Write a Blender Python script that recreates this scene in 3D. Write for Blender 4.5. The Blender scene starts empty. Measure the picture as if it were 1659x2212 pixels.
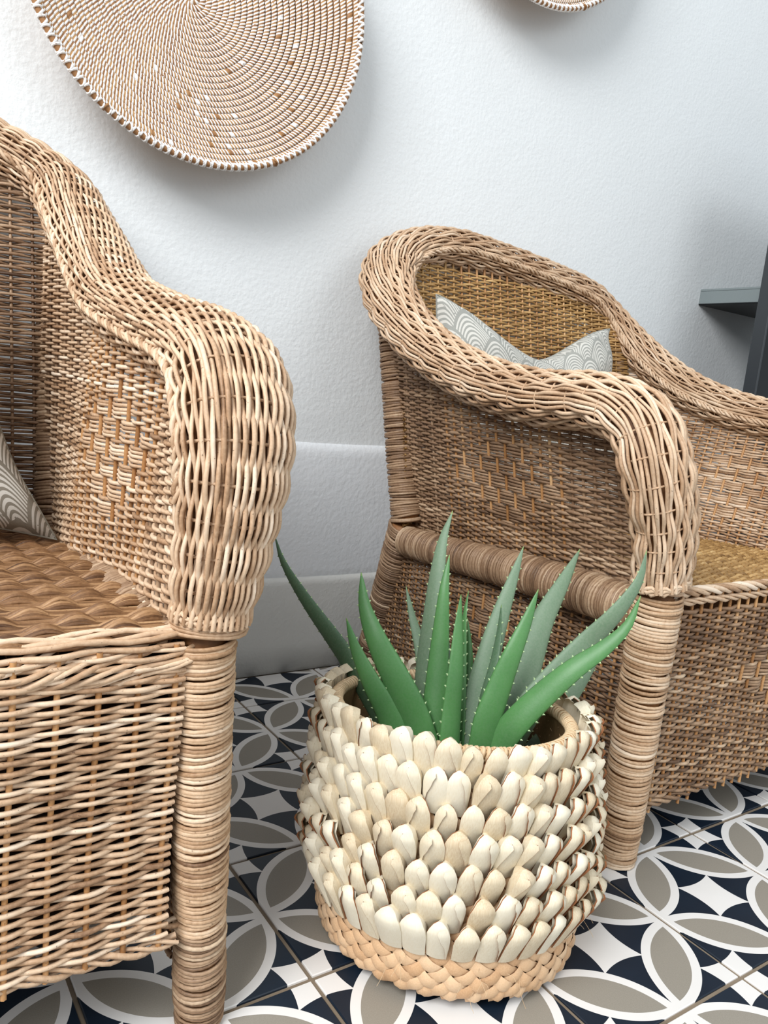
import bpy, math, random
import numpy as np
from mathutils import Matrix, Vector

# ------------------------------------------------------------------ camera, world, light, exposure
sc = bpy.context.scene
COL = sc.collection
CAM = np.array([-0.57332, -1.17535, 0.56921])
ROT = np.array([[0.82537399, -0.55524715, 0.10226625],
                [-0.00584243, -0.18952494, -0.98185852],
                [0.56455615, 0.809803, -0.15967295]])
cd = bpy.data.cameras.new('camera')
cam = bpy.data.objects.new('camera', cd)
COL.objects.link(cam)
m = Matrix(((ROT[0][0], -ROT[1][0], -ROT[2][0], CAM[0]),
            (ROT[0][1], -ROT[1][1], -ROT[2][1], CAM[1]),
            (ROT[0][2], -ROT[1][2], -ROT[2][2], CAM[2]),
            (0, 0, 0, 1)))
cam.matrix_world = m
cd.sensor_fit = 'VERTICAL'
cd.sensor_height = 36.0
cd.lens = 1726.86 * 36.0 / 2212.0
cd.clip_start = 0.02
sc.camera = cam

world = bpy.data.worlds.new('world')
sc.world = world
world.use_nodes = True
bg = world.node_tree.nodes['Background']
bg.inputs[0].default_value = (0.86, 0.94, 1.0, 1)
bg.inputs[1].default_value = 0.56


def area(name, loc, target, sx, sy, power, color):
    ld = bpy.data.lights.new(name, 'AREA')
    ld.shape = 'RECTANGLE'
    ld.size, ld.size_y, ld.energy, ld.color = sx, sy, power, color
    o = bpy.data.objects.new(name, ld)
    o.location = loc
    o.rotation_euler = (Vector(target) - Vector(loc)).to_track_quat('-Z', 'Y').to_euler()
    COL.objects.link(o)
    return o


area('daylight_opening', (-2.3, -1.55, 2.55), (-0.1, -0.1, 0.5), 1.6, 1.6, 106, (0.985, 0.995, 1.0))
area('front_right_fill', (0.7, -3.0, 1.9), (0.1, -0.2, 0.4), 1.8, 1.2, 13, (0.95, 0.98, 1.0))  # unseen fill light, added to brighten from the front right
sc.view_settings.view_transform = 'Standard'
sc.view_settings.look = 'None'
sc.view_settings.gamma = 1
sc.view_settings.use_curve_mapping = False
sc.view_settings.exposure = 0.32

rng = np.random.default_rng(7)
random.seed(7)
PI = math.pi


# ------------------------------------------------------------------ mesh and object helpers
def mesh_np(name, V, F, mat=None, smooth=True, tint=None, ftint=None, midx=None, uv=None):
    V = np.asarray(V, np.float32)
    me = bpy.data.meshes.new(name)
    if isinstance(F, np.ndarray):
        k = F.shape[1]
        me.vertices.add(len(V)); me.vertices.foreach_set('co', V.ravel())
        me.loops.add(F.size); me.loops.foreach_set('vertex_index', F.ravel().astype(np.int32))
        me.polygons.add(len(F))
        me.polygons.foreach_set('loop_start', np.arange(0, F.size, k, dtype=np.int32))
        me.update(calc_edges=True)
    else:
        me.from_pydata(V.tolist(), [], F)
        me.update()
    n = len(me.polygons)
    me.polygons.foreach_set('use_smooth', np.full(n, smooth, bool))
    if tint is not None:
        a = me.attributes.new('tint', 'FLOAT', 'POINT')
        a.data.foreach_set('value', np.asarray(tint, np.float32))
    if ftint is not None:
        a = me.attributes.new('tint', 'FLOAT', 'FACE')
        a.data.foreach_set('value', np.asarray(ftint, np.float32))
    if midx is not None:
        me.polygons.foreach_set('material_index', np.asarray(midx, np.int32))
    if uv is not None:
        l = me.uv_layers.new(name='UVMap')
        vi = np.empty(len(me.loops), np.int32); me.loops.foreach_get('vertex_index', vi)
        l.data.foreach_set('uv', np.asarray(uv, np.float32)[vi].ravel())
    if mat is not None:
        for x in (mat if isinstance(mat, (list, tuple)) else [mat]):
            me.materials.append(x)
    return me


def link(name, me, parent=None, loc=(0, 0, 0), stuff=False):
    o = bpy.data.objects.new(name, me)
    COL.objects.link(o)
    o.location = loc
    if parent is not None:
        o.parent = parent
    if stuff:
        o['kind'] = 'stuff'
    return o


def thing(name, label, cat, loc=(0, 0, 0), group=None):
    o = link(name, None, None, loc)
    o.empty_display_size = 0.05
    o['label'] = label; o['category'] = cat
    if group:
        o['group'] = group
    return o


def norm(a):
    return a / (np.linalg.norm(a, axis=-1, keepdims=True) + 1e-12)


class Bag:
    """collects tubes, grids and boxes into one mesh"""
    def __init__(s):
        s.V = []; s.F = []; s.T = []; s.n = 0

    def tube(s, P, r, k=5, N=None, tint=0.5, flat=1.0, closed=False):
        P = np.asarray(P, float)
        n = len(P)
        if closed:
            T = norm(np.roll(P, -1, 0) - np.roll(P, 1, 0))
        else:
            T = norm(np.gradient(P, axis=0))
        if N is None:
            ref = np.array([0, 0, 1.0]) if abs(T[:, 2]).mean() < 0.8 else np.array([1.0, 0, 0])
            N = np.tile(ref, (n, 1))
        N = norm(N - T * (N * T).sum(1, keepdims=True))
        B = np.cross(T, N)
        r = np.broadcast_to(np.asarray(r, float), (n,))
        a = np.arange(k) * 2 * PI / k
        Q = P[:, None] + r[:, None, None] * (np.cos(a)[None, :, None] * N[:, None] * flat + np.sin(a)[None, :, None] * B[:, None])
        i = np.arange(n if closed else n - 1)[:, None]; j = np.arange(k)[None]
        i2 = (i + 1) % n; j2 = (j + 1) % k
        F = np.stack([i * k + j, i * k + j2, i2 * k + j2, i2 * k + j], -1).reshape(-1, 4)[:, ::-1] + s.n
        s.V.append(Q.reshape(-1, 3)); s.F.append(F)
        t = np.broadcast_to(np.asarray(tint, float), (n,))
        s.T.append(np.repeat(t, k)); s.n += n * k
        return s

    def grid(s, G, tint=0.5, flip=False, wrap=False):
        G = np.asarray(G, float); a, b = G.shape[:2]
        i = np.arange(a - 1)[:, None]; j = np.arange(b if wrap else b - 1)[None]; j2 = (j + 1) % b
        F = np.stack([i * b + j, i * b + j2, (i + 1) * b + j2, (i + 1) * b + j], -1).reshape(-1, 4) + s.n
        if flip:
            F = F[:, ::-1]
        s.V.append(G.reshape(-1, 3)); s.F.append(F); s.T.append(np.full(a * b, tint)); s.n += a * b
        return s

    def box(s, lo, hi, tint=0.5):
        x0, y0, z0 = lo; x1, y1, z1 = hi
        v = np.array([[x0, y0, z0], [x1, y0, z0], [x1, y1, z0], [x0, y1, z0], [x0, y0, z1], [x1, y0, z1], [x1, y1, z1], [x0, y1, z1]], float)
        f = np.array([[0, 3, 2, 1], [4, 5, 6, 7], [0, 1, 5, 4], [1, 2, 6, 5], [2, 3, 7, 6], [3, 0, 4, 7]]) + s.n
        s.V.append(v); s.F.append(f); s.T.append(np.full(8, tint)); s.n += 8
        return s

    def mesh(s, name, mat, off=(0, 0, 0), smooth=True):
        V = np.concatenate(s.V) - np.asarray(off)
        return mesh_np(name, V, np.concatenate(s.F), mat, smooth, tint=np.concatenate(s.T))


# ------------------------------------------------------------------ materials
class NT:
    def __init__(s, name, rough=0.6, spec=0.4):
        s.m = bpy.data.materials.new(name); s.m.use_nodes = True
        s.t = s.m.node_tree; s.b = s.t.nodes['Principled BSDF']
        s.b.inputs['Roughness'].default_value = rough
        s.b.inputs['Specular IOR Level'].default_value = spec

    def put(s, inp, v):
        if v is None:
            return
        if hasattr(v, 'is_output'):
            s.t.links.new(v, inp)
        else:
            inp.default_value = v

    def math(s, op, a, b=None, c=None, clamp=False):
        n = s.t.nodes.new('ShaderNodeMath'); n.operation = op; n.use_clamp = clamp
        s.put(n.inputs[0], a)
        if b is not None: s.put(n.inputs[1], b)
        if c is not None: s.put(n.inputs[2], c)
        return n.outputs[0]

    def coord(s, kind='Object'):
        return s.t.nodes.new('ShaderNodeTexCoord').outputs[kind]

    def xyz(s, v):
        n = s.t.nodes.new('ShaderNodeSeparateXYZ'); s.put(n.inputs[0], v)
        return n.outputs

    def scale(s, v, sc3):
        n = s.t.nodes.new('ShaderNodeMapping'); s.put(n.inputs[0], v); n.inputs['Scale'].default_value = sc3
        return n.outputs[0]

    def noise(s, scale, detail=2, rough=0.5, vec=None):
        n = s.t.nodes.new('ShaderNodeTexNoise'); n.inputs['Scale'].default_value = scale
        n.inputs['Detail'].default_value = detail; n.inputs['Roughness'].default_value = rough
        if vec is not None: s.put(n.inputs['Vector'], vec)
        return n.outputs[0]

    def ramp(s, f, stops, interp='LINEAR'):
        n = s.t.nodes.new('ShaderNodeValToRGB'); s.put(n.inputs[0], f)
        r = n.color_ramp; r.interpolation = interp
        while len(r.elements) < len(stops): r.elements.new(0.5)
        for e, (p, c) in zip(r.elements, stops):
            e.position = p; e.color = (*[lin(x) for x in c], 1)
        return n.outputs[0]

    def mix(s, f, a, b, mode='MIX'):
        n = s.t.nodes.new('ShaderNodeMix'); n.data_type = 'RGBA'; n.blend_type = mode
        s.put(n.inputs[0], f); s.put(n.inputs[6], a); s.put(n.inputs[7], b)
        return n.outputs[2]

    def attr(s, name='tint'):
        n = s.t.nodes.new('ShaderNodeAttribute'); n.attribute_name = name
        return n.outputs['Fac']

    def color(s, c):
        s.put(s.b.inputs['Base Color'], c); return s

    def bump(s, h, strength=0.3, dist=0.001):
        n = s.t.nodes.new('ShaderNodeBump'); n.inputs['Strength'].default_value = strength
        n.inputs['Distance'].default_value = dist; s.put(n.inputs['Height'], h)
        s.t.links.new(n.outputs[0], s.b.inputs['Normal']); return s


def lin(c):
    c = c / 255.0
    return c / 12.92 if c <= 0.04045 else ((c + 0.055) / 1.055) ** 2.4


def rgb(r, g, b):
    return (lin(r), lin(g), lin(b), 1)


def flatmat(name, c, rough=0.6, spec=0.4):
    n = NT(name, rough, spec); n.b.inputs['Base Color'].default_value = rgb(*c); return n.m


def wicker(name, stops, rough=0.5, big=9.0):
    n = NT(name, rough, 0.35)
    co = n.coord('Object')
    f = n.math('ADD', n.attr(), n.math('MULTIPLY', n.math('SUBTRACT', n.noise(big, 3, 0.6, co), 0.5), 0.75))
    f = n.math('ADD', f, n.math('MULTIPLY', n.math('SUBTRACT', n.noise(260, 3, 0.6, co), 0.5), 0.45), clamp=True)
    c = n.ramp(f, stops)
    spots = n.math('GREATER_THAN', n.noise(420, 2, 0.5, co), 0.70)
    c = n.mix(n.math('MULTIPLY', spots, 0.55), c, rgb(78, 50, 30))
    n.color(c)
    n.bump(n.noise(900, 2, 0.5, co), 0.25, 0.0004)
    return n.m


M_LIGHT = wicker('pale rattan', [(0.0, (98, 68, 46)), (0.35, (164, 129, 96)), (0.65, (201, 170, 138)), (1.0, (230, 209, 184))])
M_PALE = wicker('bleached rattan', [(0.0, (110, 78, 54)), (0.32, (176, 141, 109)), (0.65, (211, 182, 152)), (1.0, (236, 216, 193))])
M_BROWN = wicker('weathered rattan', [(0.0, (78, 56, 40)), (0.4, (134, 105, 80)), (0.7, (168, 139, 111)), (1.0, (204, 180, 152))])
M_SEAT = wicker('honey rattan', [(0.0, (76, 50, 32)), (0.4, (130, 95, 64)), (0.7, (168, 131, 94)), (1.0, (206, 172, 132))], 0.42)
M_GOLD = wicker('golden rattan', [(0.0, (110, 78, 42)), (0.4, (168, 130, 80)), (0.7, (198, 160, 106)), (1.0, (222, 192, 140))], 0.42)
M_STAKE = wicker('orange cane stake', [(0.0, (112, 74, 40)), (0.4, (168, 120, 74)), (0.7, (196, 150, 102)), (1.0, (216, 178, 132))], 0.45)
M_SHADE_BOARD = flatmat('dark shade board', (46, 32, 24), 0.85, 0.1)  # near-black colour standing in for shade behind the left apron
M_WOOD = wicker('bare wooden pole', [(0.0, (92, 56, 30)), (0.5, (142, 96, 56)), (1.0, (172, 126, 82))], 0.55)


def make_plaster(name, base, scale=1.0):
    n = NT(name, 0.75, 0.25)
    co = n.coord('Object')
    f = n.noise(1.6, 3, 0.5, co)
    n.color(n.mix(f, rgb(*base), rgb(*[min(255, x + 7) for x in base])))
    h = n.math('ADD', n.noise(120 * scale, 3, 0.55, co), n.math('MULTIPLY', n.noise(30, 3, 0.5, co), 0.8))
    h = n.math('ADD', h, n.math('MULTIPLY', n.noise(5, 2, 0.5, co), 2.0))
    n.bump(h, 0.27, 0.0036)
    return n.m


M_WALL = make_plaster('white plaster', (226, 229, 230))
M_DADO = make_plaster('white plaster dado', (226, 229, 232))
M_SKIRT = make_plaster('painted skirting', (212, 212, 208), 1.3)


def make_tile():
    n = NT('patterned cement tile', 0.42, 0.4)
    o = n.xyz(n.coord('Object'))
    ax = n.math('ABSOLUTE', o[0]); ay = n.math('ABSOLUTE', o[1])
    bx = n.math('SUBTRACT', 0.1, ax); by = n.math('SUBTRACT', 0.1, ay)

    def length(x, y):
        return n.math('SQRT', n.math('ADD', n.math('MULTIPLY', x, x), n.math('MULTIPLY', y, y)))
    dmax = n.math('MAXIMUM', length(ax, ay), length(bx, by))
    petal = n.math('LESS_THAN', dmax, 0.1007)
    core = n.math('LESS_THAN', dmax, 0.0908)

    def star(x, y):
        s1 = n.math('LESS_THAN', y, n.math('MULTIPLY_ADD', n.math('MULTIPLY', x, x), 6.2, 0.0243))
        s2 = n.math('LESS_THAN', x, n.math('MULTIPLY_ADD', n.math('MULTIPLY', y, y), 6.2, 0.0243))
        return n.math('MULTIPLY', s1, s2)
    st = n.math('MAXIMUM', star(ax, ay), star(bx, by))
    co = n.coord('Object')
    sp = n.noise(900, 2, 0.5, co)
    blot = n.noise(14, 3, 0.6, co)
    navy = n.mix(blot, rgb(12, 24, 37), rgb(24, 39, 55))
    white = n.mix(blot, rgb(224, 221, 217), rgb(236, 233, 230))
    taupe = n.mix(sp, rgb(136, 129, 118), rgb(158, 152, 141))
    c = n.mix(st, navy, white)
    c = n.mix(petal, c, white)
    c = n.mix(core, c, taupe)
    n.color(c)
    n.bump(n.noise(500, 2, 0.5, co), 0.08, 0.0004)
    n.put(n.b.inputs['Roughness'], n.math('MULTIPLY_ADD', blot, 0.2, 0.33))
    return n.m


M_TILE = make_tile()
gr = NT('brown grout', 0.9, 0.1)
gr.color(gr.mix(gr.noise(90, 3), rgb(112, 98, 82), rgb(150, 136, 118))).bump(gr.noise(500), 0.5, 0.001)
M_GROUT = gr.m


def leafmat(name, stops, rough=0.5, fibre=(900, 900, 60)):
    n = NT(name, rough, 0.35)
    co = n.coord('Object')
    f = n.noise(1.0, 3, 0.6, n.scale(co, fibre))
    oi = n.t.nodes.new('ShaderNodeObjectInfo').outputs['Random']
    f = n.math('ADD', n.math('MULTIPLY', f, 0.55), n.math('MULTIPLY', oi, 0.5))
    c = n.ramp(f, stops)
    st = n.math('GREATER_THAN', n.noise(55, 2, 0.5, co), 0.74)
    c = n.mix(n.math('MULTIPLY', st, 0.35), c, rgb(150, 96, 60))
    n.color(c); n.bump(n.noise(1.0, 2, 0.6, n.scale(co, fibre)), 0.25, 0.0005)
    return n.m


M_PETAL = leafmat('dried palm leaf', [(0.1, (196, 170, 134)), (0.4, (219, 203, 174)), (0.65, (231, 221, 198)), (0.95, (238, 231, 214))])
M_PETAL2 = leafmat('browned palm leaf', [(0.1, (160, 120, 80)), (0.5, (196, 160, 116)), (0.9, (216, 188, 146))])
M_EDGE = flatmat('leaf cut edge', (150, 98, 64), 0.7)
M_PLAIT = leafmat('plaited palm strip', [(0.1, (196, 150, 108)), (0.5, (221, 182, 142)), (0.9, (234, 202, 166))], 0.5, (700, 700, 700))
M_COIL = leafmat('rim binding', [(0.1, (184, 144, 104)), (0.5, (216, 184, 144)), (0.9, (230, 208, 174))])
M_LINER = leafmat('basket liner', [(0.1, (120, 92, 62)), (0.5, (156, 126, 90)), (0.9, (180, 150, 112))])
M_SOIL = flatmat('potting soil', (46, 34, 26), 0.95, 0.1)


def make_aloe(name, a, b, dust):
    n = NT(name, 0.42, 0.45)
    co = n.coord('Object')
    t = n.attr('tint')
    base = n.mix(n.noise(18, 3, 0.6, co), rgb(*a), rgb(*b))
    d = n.math('MULTIPLY', n.math('MULTIPLY_ADD', n.noise(420, 3, 0.7, co), 0.9, 0.1), dust, clamp=True)
    c = n.mix(d, base, rgb(148, 157, 140))
    c = n.mix(n.math('MULTIPLY', n.math('GREATER_THAN', t, 0.985), 0.5), c, rgb(140, 170, 84))
    n.color(c)
    n.put(n.b.inputs['Roughness'], n.math('MULTIPLY_ADD', d, 0.4, 0.38))
    n.b.inputs['Subsurface Weight'].default_value = 0.06
    n.b.inputs['Subsurface Radius'].default_value = (0.004, 0.01, 0.003)
    n.bump(n.noise(350, 3, 0.6, co), 0.2, 0.0006)
    return n.m


M_ALOE = make_aloe('aloe green', (44, 106, 46), (76, 142, 66), 0.26)
M_ALOED = make_aloe('dusty aloe green', (60, 104, 68), (90, 128, 90), 0.7)
M_ALOEK = make_aloe('dark aloe green', (22, 74, 38), (40, 98, 52), 0.45)
M_TOOTH = flatmat('aloe tooth', (176, 200, 150), 0.5)


def make_cushion(name, g1, g2):
    n = NT(name, 0.9, 0.1)
    uv = n.xyz(n.coord('UV'))
    wob = n.math('MULTIPLY', n.math('SUBTRACT', n.noise(7, 2, 0.5, n.coord('UV')), 0.5), 0.005)
    W, H = 0.085, 0.040
    u = n.math('DIVIDE', n.math('ADD', uv[0], wob), W)
    v = n.math('DIVIDE', n.math('ADD', uv[1], wob), H)
    row = n.math('FLOOR', v)

    def cand(k):
        r = n.math('SUBTRACT', row, float(k))
        sh = n.math('MULTIPLY', n.math('FLOORED_MODULO', r, 2.0), 0.5)
        uu = n.math('SUBTRACT', u, sh)
        du = n.math('MULTIPLY', n.math('SUBTRACT', uu, n.math('ROUND', uu)), 2.0)
        dv = n.math('MULTIPLY', n.math('SUBTRACT', v, r), 0.42)
        # pointed scale: stretch horizontally towards the top
        du = n.math('MULTIPLY', du, n.math('MULTIPLY_ADD', dv, 0.25, 0.95))
        return n.math('SQRT', n.math('ADD', n.math('MULTIPLY', du, du), n.math('MULTIPLY', dv, dv)))
    d0, d1, d2 = cand(2), cand(1), cand(0)
    in0 = n.math('LESS_THAN', d0, 1.0); in1 = n.math('LESS_THAN', d1, 1.0)

    def sel(f, a, b):
        return n.math('ADD', n.math('MULTIPLY', f, a), n.math('MULTIPLY', n.math('SUBTRACT', 1.0, f), b))
    d = sel(in0, d0, sel(in1, d1, d2))
    ring = n.math('GREATER_THAN', n.math('SINE', n.math('MULTIPLY', n.math('ADD', d, n.math('MULTIPLY', wob, 1.5)), 66.0)), -0.1)
    ring = n.math('MULTIPLY', ring, n.math('LESS_THAN', d, 0.93))
    ring = n.math('MULTIPLY', ring, n.math('LESS_THAN', n.noise(120, 2, 0.6, n.coord('UV')), 0.66))
    weave = n.noise(500, 2, 0.6, n.coord('UV'))
    c = n.mix(n.math('MULTIPLY', ring, 0.9), n.mix(weave, rgb(*g1), rgb(*g2)), rgb(212, 209, 201))
    n.color(c); n.bump(weave, 0.3, 0.0008)
    return n.m


M_CUSH_R = make_cushion('scallop cushion fabric', (146, 146, 140), (168, 168, 161))
M_CUSH_L = make_cushion('scallop cushion fabric taupe', (122, 116, 104), (146, 140, 128))

st = NT('plate stitches', 0.55, 0.3)
st.color(st.mix(st.math('GREATER_THAN', st.noise(300, 2, .5, st.coord()), 0.68),
                st.ramp(st.attr(), [(0.0, (118, 74, 48)), (0.3, (158, 116, 76)), (0.49, (184, 142, 94)), (0.5, (226, 222, 216)), (1.0, (244, 242, 240))]),
                rgb(150, 108, 74)))
M_STITCH = st.m
M_SHELF = flatmat('grey painted shelf', (128, 137, 138), 0.55)
M_BLACK = flatmat('glossy black panel', (8, 10, 14), 0.3, 0.25)
M_FRAME = flatmat('dark grey metal edge', (52, 56, 60), 0.4)
M_METAL = flatmat('zip metal', (210, 210, 208), 0.25)
M_METAL.node_tree.nodes['Principled BSDF'].inputs['Metallic'].default_value = 1.0


# ------------------------------------------------------------------ setting: floor and its tiles, wall, dado, skirting
YW = 0.12
g = Bag().box((-2.6, -3.2, -0.05), (3.2, YW + 0.3, -0.0025))
floor = link('floor', g.mesh('floor', M_GROUT, smooth=False)); floor['kind'] = 'structure'


def tile_mesh(name, y1):
    h = 0.0978; b = 0.0009; t = 0.0
    lo = [(-h, -h), (h, -h), (h, y1), (-h, y1)]
    hi = [(-h + b, -h + b), (h - b, -h + b), (h - b, y1 - b), (-h + b, y1 - b)]
    V = [(x, y, -0.008) for x, y in lo] + [(x, y, t - b) for x, y in lo] + [(x, y, t) for x, y in hi]
    F = []
    for k in range(4):
        j = (k + 1) % 4
        F += [(k, j, 4 + j, 4 + k), (4 + k, 4 + j, 8 + j, 8 + k)]
    F.append((8, 9, 10, 11))
    return mesh_np(name, V, F, M_TILE, smooth=False)


tfull = tile_mesh('tile', 0.0978)
tcut = tile_mesh('tile', YW - 0.1 - 0.0005)
for j in range(-9, 1):
    for i in range(-6, 14):
        if i < -4 and j < -6: continue
        o = link('tile', tcut if j == 0 else tfull, floor)
        o.location = ((i + 0.5) * 0.2 + random.uniform(-.0003, .0003), (j + 0.5) * 0.2 + random.uniform(-.0003, .0003), random.uniform(-0.0004, 0.0003))
        if j: o.rotation_euler = (0, 0, random.choice((0, PI / 2, PI)))


def profile_wall(name, prof, mat, amp, nx=220, kind='structure'):
    """hand-plastered strip: a profile (y, z) run along x with slow unevenness"""
    xs = np.linspace(-2.6, 3.2, nx)
    p = np.array(prof)
    G = np.zeros((len(xs), len(p), 3))
    w = amp * (np.sin(xs * 5.1 + 1) + 0.6 * np.sin(xs * 11.7 + 2.2) + 0.4 * np.sin(xs * 23.3))[:, None]
    G[..., 0] = xs[:, None]
    G[..., 1] = p[None, :, 0] + 0.35 * w * (p[None, :, 0] < 0.2)
    G[..., 2] = p[None, :, 1] + w * ((p[None, :, 1] > 0.02) & (p[None, :, 1] < 2))
    o = link(name, Bag().grid(G).mesh(name, mat)); o['kind'] = kind
    return o


profile_wall('wall_back', [(0.30, 0.30), (0.142, 0.30), (0.142, 0.42), (0.142, 0.60), (0.142, 1.2), (0.142, 2.5), (0.142, 2.7), (0.30, 2.7)], M_WALL, 0.0)
profile_wall('trim_1', [(0.29, 0.445), (0.146, 0.445), (0.1415, 0.443), (0.136, 0.438), (0.1325, 0.430), (0.131, 0.418), (0.131, 0.35), (0.131, 0.20), (0.131, 0.17), (0.29, 0.17)][::-1], M_DADO, 0.0014)
profile_wall('baseboard_back', [(0.28, 0.0), (0.1215, 0.0), (0.120, 0.06), (0.1195, 0.172), (0.1205, 0.179), (0.1235, 0.1835), (0.1285, 0.1855), (0.1325, 0.186), (0.28, 0.186)], M_SKIRT, 0.0009)


# ------------------------------------------------------------------ wicker building blocks
def spline(P, n):
    """Catmull-Rom through the rows of P, n samples evenly spaced by length"""
    P = np.asarray(P, float)
    Q = np.vstack([2 * P[0] - P[1], P, 2 * P[-1] - P[-2]])
    out = []
    for i in range(len(P) - 1):
        t = np.linspace(0, 1, 24, endpoint=False)[:, None]
        a, b, c, d = Q[i:i + 4]
        out.append(0.5 * (2 * b + (c - a) * t + (2 * a - 5 * b + 4 * c - d) * t**2 + (3 * b - a - 3 * c + d) * t**3))
    out = np.vstack(out + [P[-1:]])
    L = np.concatenate([[0], np.cumsum(np.linalg.norm(np.diff(out[:, :3], axis=0), axis=1))])
    s = np.linspace(0, L[-1], n)
    return np.stack([np.interp(s, L, out[:, k]) for k in range(out.shape[1])], 1), L[-1]


def wave(u, du, par):
    """+1/-1 at each stake, eased between; par(k) gives the parity of the strand at stake k"""
    q = u / du
    k = np.floor(q).astype(int); f = q - k
    s0 = np.where((k + par(k)) % 2 == 0, 1.0, -1.0); s1 = np.where((k + 1 + par(k + 1)) % 2 == 0, 1.0, -1.0)
    w = 0.5 + 0.5 * np.cos(PI * f)
    return s0 * w + s1 * (1 - w)


def weave(surf, rows, du, r, amp, dv, stakes, sr, per=5, k=5, diamond=None, block=1, tint=(0.5, 0.12), jit=0.12, separate=False, low=1.0):
    """surf(u, v) -> points, normals.  rows: (v, u0, u1).  stakes: (u, v0, v1).  Returns strands Bag (or list) and list of stake Bags"""
    bags = []; bag = Bag()
    for i, (v, u0, u1) in enumerate(rows):
        n = max(3, int((u1 - u0) / du * per) + 1)
        u = np.linspace(u0, u1, n)
        ph = rng.random(4) * 6.28
        vv = v + dv * jit * (np.sin(u / du * 1.3 + ph[0]) + 0.8 * np.sin(u / du * 0.37 + ph[1]))

        def par(kk, i=i, v=v):
            p = np.full(kk.shape, i // block)
            if diamond:
                for (uc, vc, hu, hv, nb) in diamond:
                    vb = (math.floor(i / nb) + 0.5)
                    inside = (np.abs(kk * du - uc) / hu + abs(v - vc) / hv) < 1
                    p = np.where(inside, i // nb, p)
            return p
        w = wave(u, du, par)
        if low != 1.0: w = np.where(w < 0, 0.0, w) * (0.25 + 0.75 * math.sin(PI * ((i % block) + 0.5) / block)) + low * 0.3 * rng.standard_normal()
        P, N = surf(u, vv)
        # crossing strands pinch together at the stakes
        rr = r * (1 + 0.08 * rng.standard_normal()) * (1 + 0.05 * np.sin(u / du * 0.9 + ph[2]))
        t = tint[0] + tint[1] * rng.standard_normal() + 0.10 * np.sin(u / du * 0.7 + ph[3])
        b = Bag() if separate else bag
        b.tube(P + N * (amp * w * (1 + 0.12 * np.sin(ph[2] + u / du)))[:, None], rr, k, N, t)
        if separate: bags.append(b)
    sb = []
    for (u, v0, v1) in stakes:
        n = max(4, int(abs(v1 - v0) / 0.03))
        v = np.linspace(v0, v1, n)
        P, N = surf(np.full(n, u), v)
        sb.append(Bag().tube(P, sr, 6, N, 0.5 + 0.15 * rng.standard_normal()))
    return (bags if separate else bag), sb


def rope(P, R, n=3, r=None, pitch=0.045, per=9, k=5, tint=0.5, bag=None, sq=1.0, N0=None):
    """twisted border of n strands round a path"""
    bag = bag or Bag()
    Q, L = spline(P, max(6, int(np.linalg.norm(np.diff(np.asarray(P, float), axis=0), axis=1).sum() / pitch * per)))
    T = norm(np.gradient(Q, axis=0))
    up = np.array([0, 0, 1.0]) if N0 is None else np.array(N0, float)
    up = np.tile(up, (len(Q), 1))
    N = norm(up - T * (up * T).sum(1, keepdims=True)); B = np.cross(T, N)
    s = np.linspace(0, L, len(Q))
    r = r or R * 0.8
    for i in range(n):
        a = s / pitch * 2 * PI + i * 2 * PI / n + 0.2 * np.sin(s * 30 + i)
        D = np.cos(a)[:, None] * N * sq + np.sin(a)[:, None] * B
        bag.tube(Q + R * D, r * (1 + .1 * rng.standard_normal()), k, N, tint + 0.14 * rng.standard_normal())
    return bag


def wrap(P, R, pitch, r, k=4, seg=14, tint=0.5, flat=1.0, jit=0.25, tilt=0.12, oval=1.0):
    """stack of cane turns round a pole along path P (R may be an array along the path)"""
    Q, L = spline(P, 200)
    R = np.interp(np.linspace(0, 1, 200), np.linspace(0, 1, len(np.atleast_1d(R))), np.atleast_1d(R)) if np.ndim(R) else np.full(200, R)
    T = norm(np.gradient(Q, axis=0))
    ref = np.array([1.0, 0, 0]) if abs(T[:, 0]).mean() < 0.7 else np.array([0, 0, 1.0])
    bag = Bag(); n = int(L / pitch)
    a = np.arange(seg) * 2 * PI / seg
    for i in range(n):
        f = (i + 0.5 + jit * rng.standard_normal()) / n * 199
        f = min(max(f, 0), 199); j = int(f)
        c = Q[j] + (Q[min(j + 1, 199)] - Q[j]) * (f - j); t = T[j]
        N = norm(ref - t * (ref * t).sum()); B = np.cross(t, N)
        rad = R[j] * (1 + 0.012 * rng.standard_normal())
        ph = rng.random() * 6.28
        sk = tilt * rad * np.sin(a + 0.6 + 0.5 * rng.standard_normal()) + 0.15 * pitch * np.sin(2 * a + ph)
        P3 = c + rad * (np.cos(a)[:, None] * N + np.sin(a)[:, None] * B * oval) + sk[:, None] * t
        rn = norm(P3 - c)
        bag.tube(P3, r * (1 + .12 * rng.standard_normal()), k, rn, tint + 0.15 * rng.standard_normal(), closed=True, flat=flat)
    return bag


def core(P, R, k=14, tint=0.4, oval=1.0):
    Q, L = spline(P, 12)
    R = np.interp(np.linspace(0, 1, 12), np.linspace(0, 1, len(np.atleast_1d(R))), np.atleast_1d(R)) if np.ndim(R) else np.full(12, R)
    Q = np.vstack([Q[:1], Q, Q[-1:]]); R = np.concatenate([[1e-4], R, [1e-4]])
    Q[0] -= 1e-5 * norm(Q[3] - Q[1]); Q[-1] += 1e-5 * norm(Q[-2] - Q[-4])
    T = norm(Q[7] - Q[5])
    ref = np.array([1.0, 0, 0]) if abs(T[0]) < 0.7 else np.array([0, 0, 1.0])
    return Bag().tube(Q, R, k, np.tile(ref, (len(Q), 1)), tint)


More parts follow.
